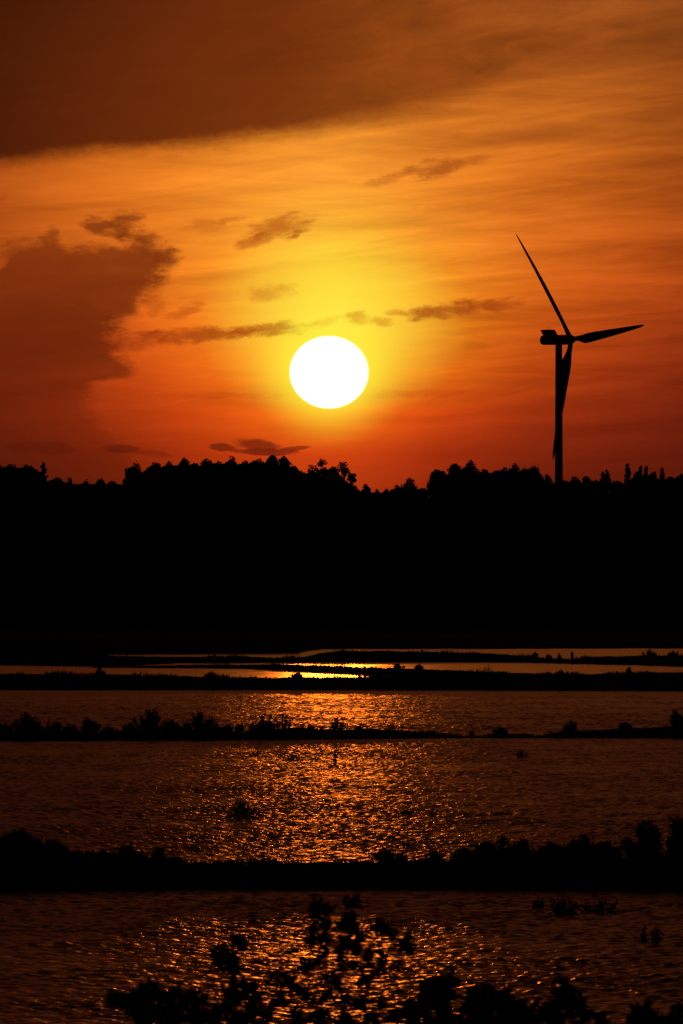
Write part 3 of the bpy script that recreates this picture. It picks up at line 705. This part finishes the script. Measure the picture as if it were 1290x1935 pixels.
# ------------------------------------------------------------------ plants standing in the water
GW = 'mangrove seedlings in open water'
def wplant(x, foot, top, w, label, seed, **kw):
    D = dist(foot); return shrub('mangrove_seedling', (px(x, D), D, -.02), w * K * D, pz(top, D) + .02, label, 'seedling', seed, GW, **kw)
wplant(457, 1549, 1517, 50, 'largest mangrove seedling standing alone in the water left of the glitter', 1, leaf=.04, dens=.5, low=.55)
wplant(633, 1440, 1419, 8, 'thin forked seedling in the middle of the sun glitter below the low bank', 3, leaf=.035, dens=.4, low=.4)
wplant(550, 1436, 1427, 14, 'tiny seedling at the left of the glitter below the low bank', 4, leaf=.035, dens=.3)
wplant(768, 1540, 1533, 20, 'flat low tuft of leaves in the water right of the glitter', 5, leaf=.03, dens=.5)
wplant(985, 1432, 1418, 20, 'small branching seedling in open water below the mud island', 6, leaf=.035, dens=.4, low=.5)
wplant(1018, 1717, 1699, 12, 'small seedling just in front of the nearest bank, left of the drowned thicket', 7, leaf=.04, dens=.5)
wplant(1072, 1730, 1692, 74, 'left half of the drowned thicket in front of the nearest bank', 8, leaf=.035, dens=.45, low=.1)
wplant(1128, 1726, 1688, 84, 'right half of the drowned thicket in front of the nearest bank', 9, leaf=.035, dens=.45, low=.1)
wplant(1216, 1780, 1755, 15, 'left one of two sparse seedlings at the lower right', 10, leaf=.04, dens=.25, low=.6)
wplant(1238, 1786, 1760, 20, 'right one of two sparse seedlings at the lower right', 11, leaf=.04, dens=.25, low=.6)
D = dist(1800); V, F = tubes([([(0, 0, -.2), (.01, 0, .05), (-.01, 0, .16)], [.008, .007, .004])], 6)
o = mesh('stick', V, F, M_wood); o.location = (px(295, D), D, 0); tag(o, 'single thin stick poking out of the nearest water at the left', 'stick')

# ------------------------------------------------------------------ out-of-focus bushes on the near shore
def near_bush(x, D, targets, label, seed, leaf=.055, root_x=None, open_=1.0):
    """targets: (x, y, radius, density) of leafy clumps in view, joined by branches to a root on the near shore"""
    r = np.random.default_rng(seed); rx = px(root_x or x, D); rz = .55
    e = empty('mangrove_bush', (rx, D, rz)); tag(e, label, 'bush', 'bushes on the near shore'); paths = []; C = []
    nodes = [np.array([0, 0, 0.0])]
    for k in range(5): nodes.append(np.array([r.uniform(-.35, .35), r.uniform(-.3, .3), r.uniform(.5, 1.15)])); paths.append((bez((r.uniform(-.05, .05), 0, -.15), nodes[-1], .06, r, 7), np.linspace(.012, .006, 7)))
    for tx_, ty, rad, dn in sorted(targets, key=lambda q: -q[1]):
        dd = r.uniform(-.35, .35); p = np.array([px(tx_, D + dd) - rx, dd, pz(ty, D + dd) - rz]); R_m = rad * K * D * .92
        cand = [q for q in nodes if q[2] < p[2] - .02] or nodes; q = min(cand, key=lambda q_: np.linalg.norm((q_ - p) * [1, .6, .8]))
        paths.append((bez(q, p, .03, r, 6), np.linspace(.0042, .0022, 6))); nodes.append(p)
        for s in range(max(2, int(dn * 3))):
            t = p + r.normal(size=3) * R_m * [.55, .55, .5]; paths.append((bez(p - [0, 0, R_m * .4], t, .006, r, 4), np.linspace(.004, .0015, 4)))
            for q_ in np.linspace(.3, 1, 4): C.append(p * (1 - q_) + t * q_ + r.normal(size=3) * .012)
        n = int(open_ * dn * 20 * (R_m / .025) ** 1.6); C += list(p + r.normal(size=(n, 3)) * R_m * [.5, .5, .45])
    V, F = tubes(paths, 5); mesh('branch', V, F, M_bark, e, True)
    V, F = leaf_faces(np.array(C), leaf, r, aspect=.5); mesh('foliage', V, F, M_leaf2, e)
r = random.Random(3)
main = [(665, 1708, 13, 1), (662, 1735, 14, 1), (590, 1712, 8, .8), (597, 1726, 8, .8), (615, 1722, 7, .5), (660, 1755, 15, 1), (720, 1753, 17, 1.3), (736, 1762, 9, .8), (614, 1748, 13, 1), (592, 1752, 9, .8),
        (590, 1776, 12, .9), (612, 1772, 8, .6), (655, 1778, 12, 1), (682, 1772, 11, .9), (676, 1792, 8, .7), (645, 1800, 9, .8), (695, 1806, 10, .8), (615, 1798, 7, .6), (576, 1828, 12, 1), (600, 1822, 7, .6), (640, 1832, 9, .7), (665, 1824, 6, .5),
        (773, 1778, 9, .9), (762, 1790, 10, .7), (720, 1818, 12, .9), (750, 1828, 10, .7), (712, 1834, 8, .5), (550, 1800, 6, .5), (612, 1845, 9, .7), (640, 1858, 10, .8), (690, 1850, 8, .6),
        (520, 1858, 14, 1), (545, 1850, 12, 1), (560, 1872, 14, 1), (580, 1888, 12, .8), (530, 1890, 14, 1), (620, 1880, 12, .8), (650, 1885, 10, .7), (680, 1900, 14, .8), (720, 1900, 10, .7), (700, 1925, 16, 1), (650, 1925, 16, 1), (600, 1922, 16, 1), (560, 1925, 16, 1), (740, 1928, 14, 1), (765, 1915, 10, .8), (505, 1915, 16, 1), (630, 1945, 20, 1), (700, 1950, 20, 1), (560, 1950, 20, 1)]
near_bush(640, 27.0, main, 'large open mangrove bush, its sprigs rising highest over the glitter at the bottom', 3, .036, open_=.75)
left = [(450, 1785, 13, 1.1), (425, 1805, 12, 1), (400, 1800, 9, .8), (438, 1822, 13, 1), (410, 1815, 9, .8), (445, 1838, 9, .9), (447, 1865, 13, 1), (440, 1885, 16, 1), (425, 1905, 17, 1), (455, 1920, 18, 1), (480, 1890, 14, .9), (470, 1872, 10, .7), (400, 1925, 18, 1), (440, 1948, 20, 1), (490, 1945, 20, 1), (475, 1915, 12, 1)]
near_bush(440, 26.0, left, 'slim mangrove bush left of the largest one, with one leafy head standing clear', 4, .041)
left2 = [(212, 1885, 9, 1), (232, 1895, 12, 1), (255, 1888, 13, 1.1), (280, 1880, 15, 1.2), (288, 1868, 10, 1), (315, 1885, 17, 1.2), (330, 1872, 11, 1), (350, 1890, 13, 1.1), (370, 1895, 10, .9), (385, 1885, 7, .7), (250, 1912, 15, 1.2), (290, 1915, 20, 1.3), (330, 1915, 20, 1.3), (365, 1922, 17, 1.2), (270, 1938, 18, 1.2), (320, 1945, 20, 1.3), (370, 1950, 20, 1.2)]
near_bush(300, 26.5, left2, 'low dense dark bush at the bottom left of the near shore', 5, .042)
rb1 = [(805, 1862, 8, 1), (802, 1880, 10, 1), (815, 1895, 14, 1.2), (835, 1865, 14, 1.2), (850, 1850, 10, 1), (825, 1875, 14, 1.2), (845, 1885, 15, 1.3), (800, 1910, 14, 1.2), (840, 1912, 18, 1.3), (775, 1905, 9, .9), (785, 1925, 14, 1.2), (825, 1938, 20, 1.3), (860, 1930, 14, 1.2)]
near_bush(830, 27.5, rb1, 'upright dense bush just right of the largest open mangrove bush', 6, .042)
rb2 = [(890, 1872, 7, .9), (895, 1895, 12, 1.1), (920, 1872, 11, 1.1), (918, 1890, 15, 1.3), (945, 1885, 15, 1.3), (960, 1878, 8, .8), (950, 1905, 17, 1.3), (980, 1905, 14, 1.2), (995, 1912, 10, 1), (885, 1912, 14, 1.2), (915, 1918, 18, 1.3), (970, 1925, 18, 1.3), (930, 1940, 20, 1.3), (1000, 1932, 14, 1.2), (890, 1940, 18, 1.2)]
near_bush(940, 27.0, rb2, 'wide rounded dense bush in the middle of the right-hand near row', 7, .042)
rb3 = [(1067, 1860, 6, 1), (1065, 1875, 9, 1.1), (1078, 1888, 12, 1.2), (1060, 1890, 13, 1.2), (1085, 1895, 9, 1), (1030, 1905, 10, 1), (1045, 1915, 13, 1.2), (1075, 1912, 8, .8), (1100, 1905, 8, .9), (1105, 1920, 9, .9), (1025, 1925, 13, 1.1), (1050, 1938, 17, 1.2), (1090, 1940, 12, 1), (1135, 1926, 9, .9), (1140, 1940, 10, 1)]
near_bush(1065, 27.3, rb3, 'pointed bush with a steep peak, second from the right at the bottom', 8, .042)
rb4 = [(1205, 1912, 11, 1.1), (1220, 1906, 9, 1), (1228, 1920, 14, 1.2), (1200, 1930, 13, 1.2), (1215, 1942, 18, 1.3), (1245, 1935, 14, 1.1), (1262, 1928, 7, .8), (1285, 1908, 6, .8), (1280, 1930, 8, .9), (1290, 1945, 14, 1)]
near_bush(1235, 26.7, rb4, 'lowest small bush in the bottom right corner of the near shore', 9, .042)
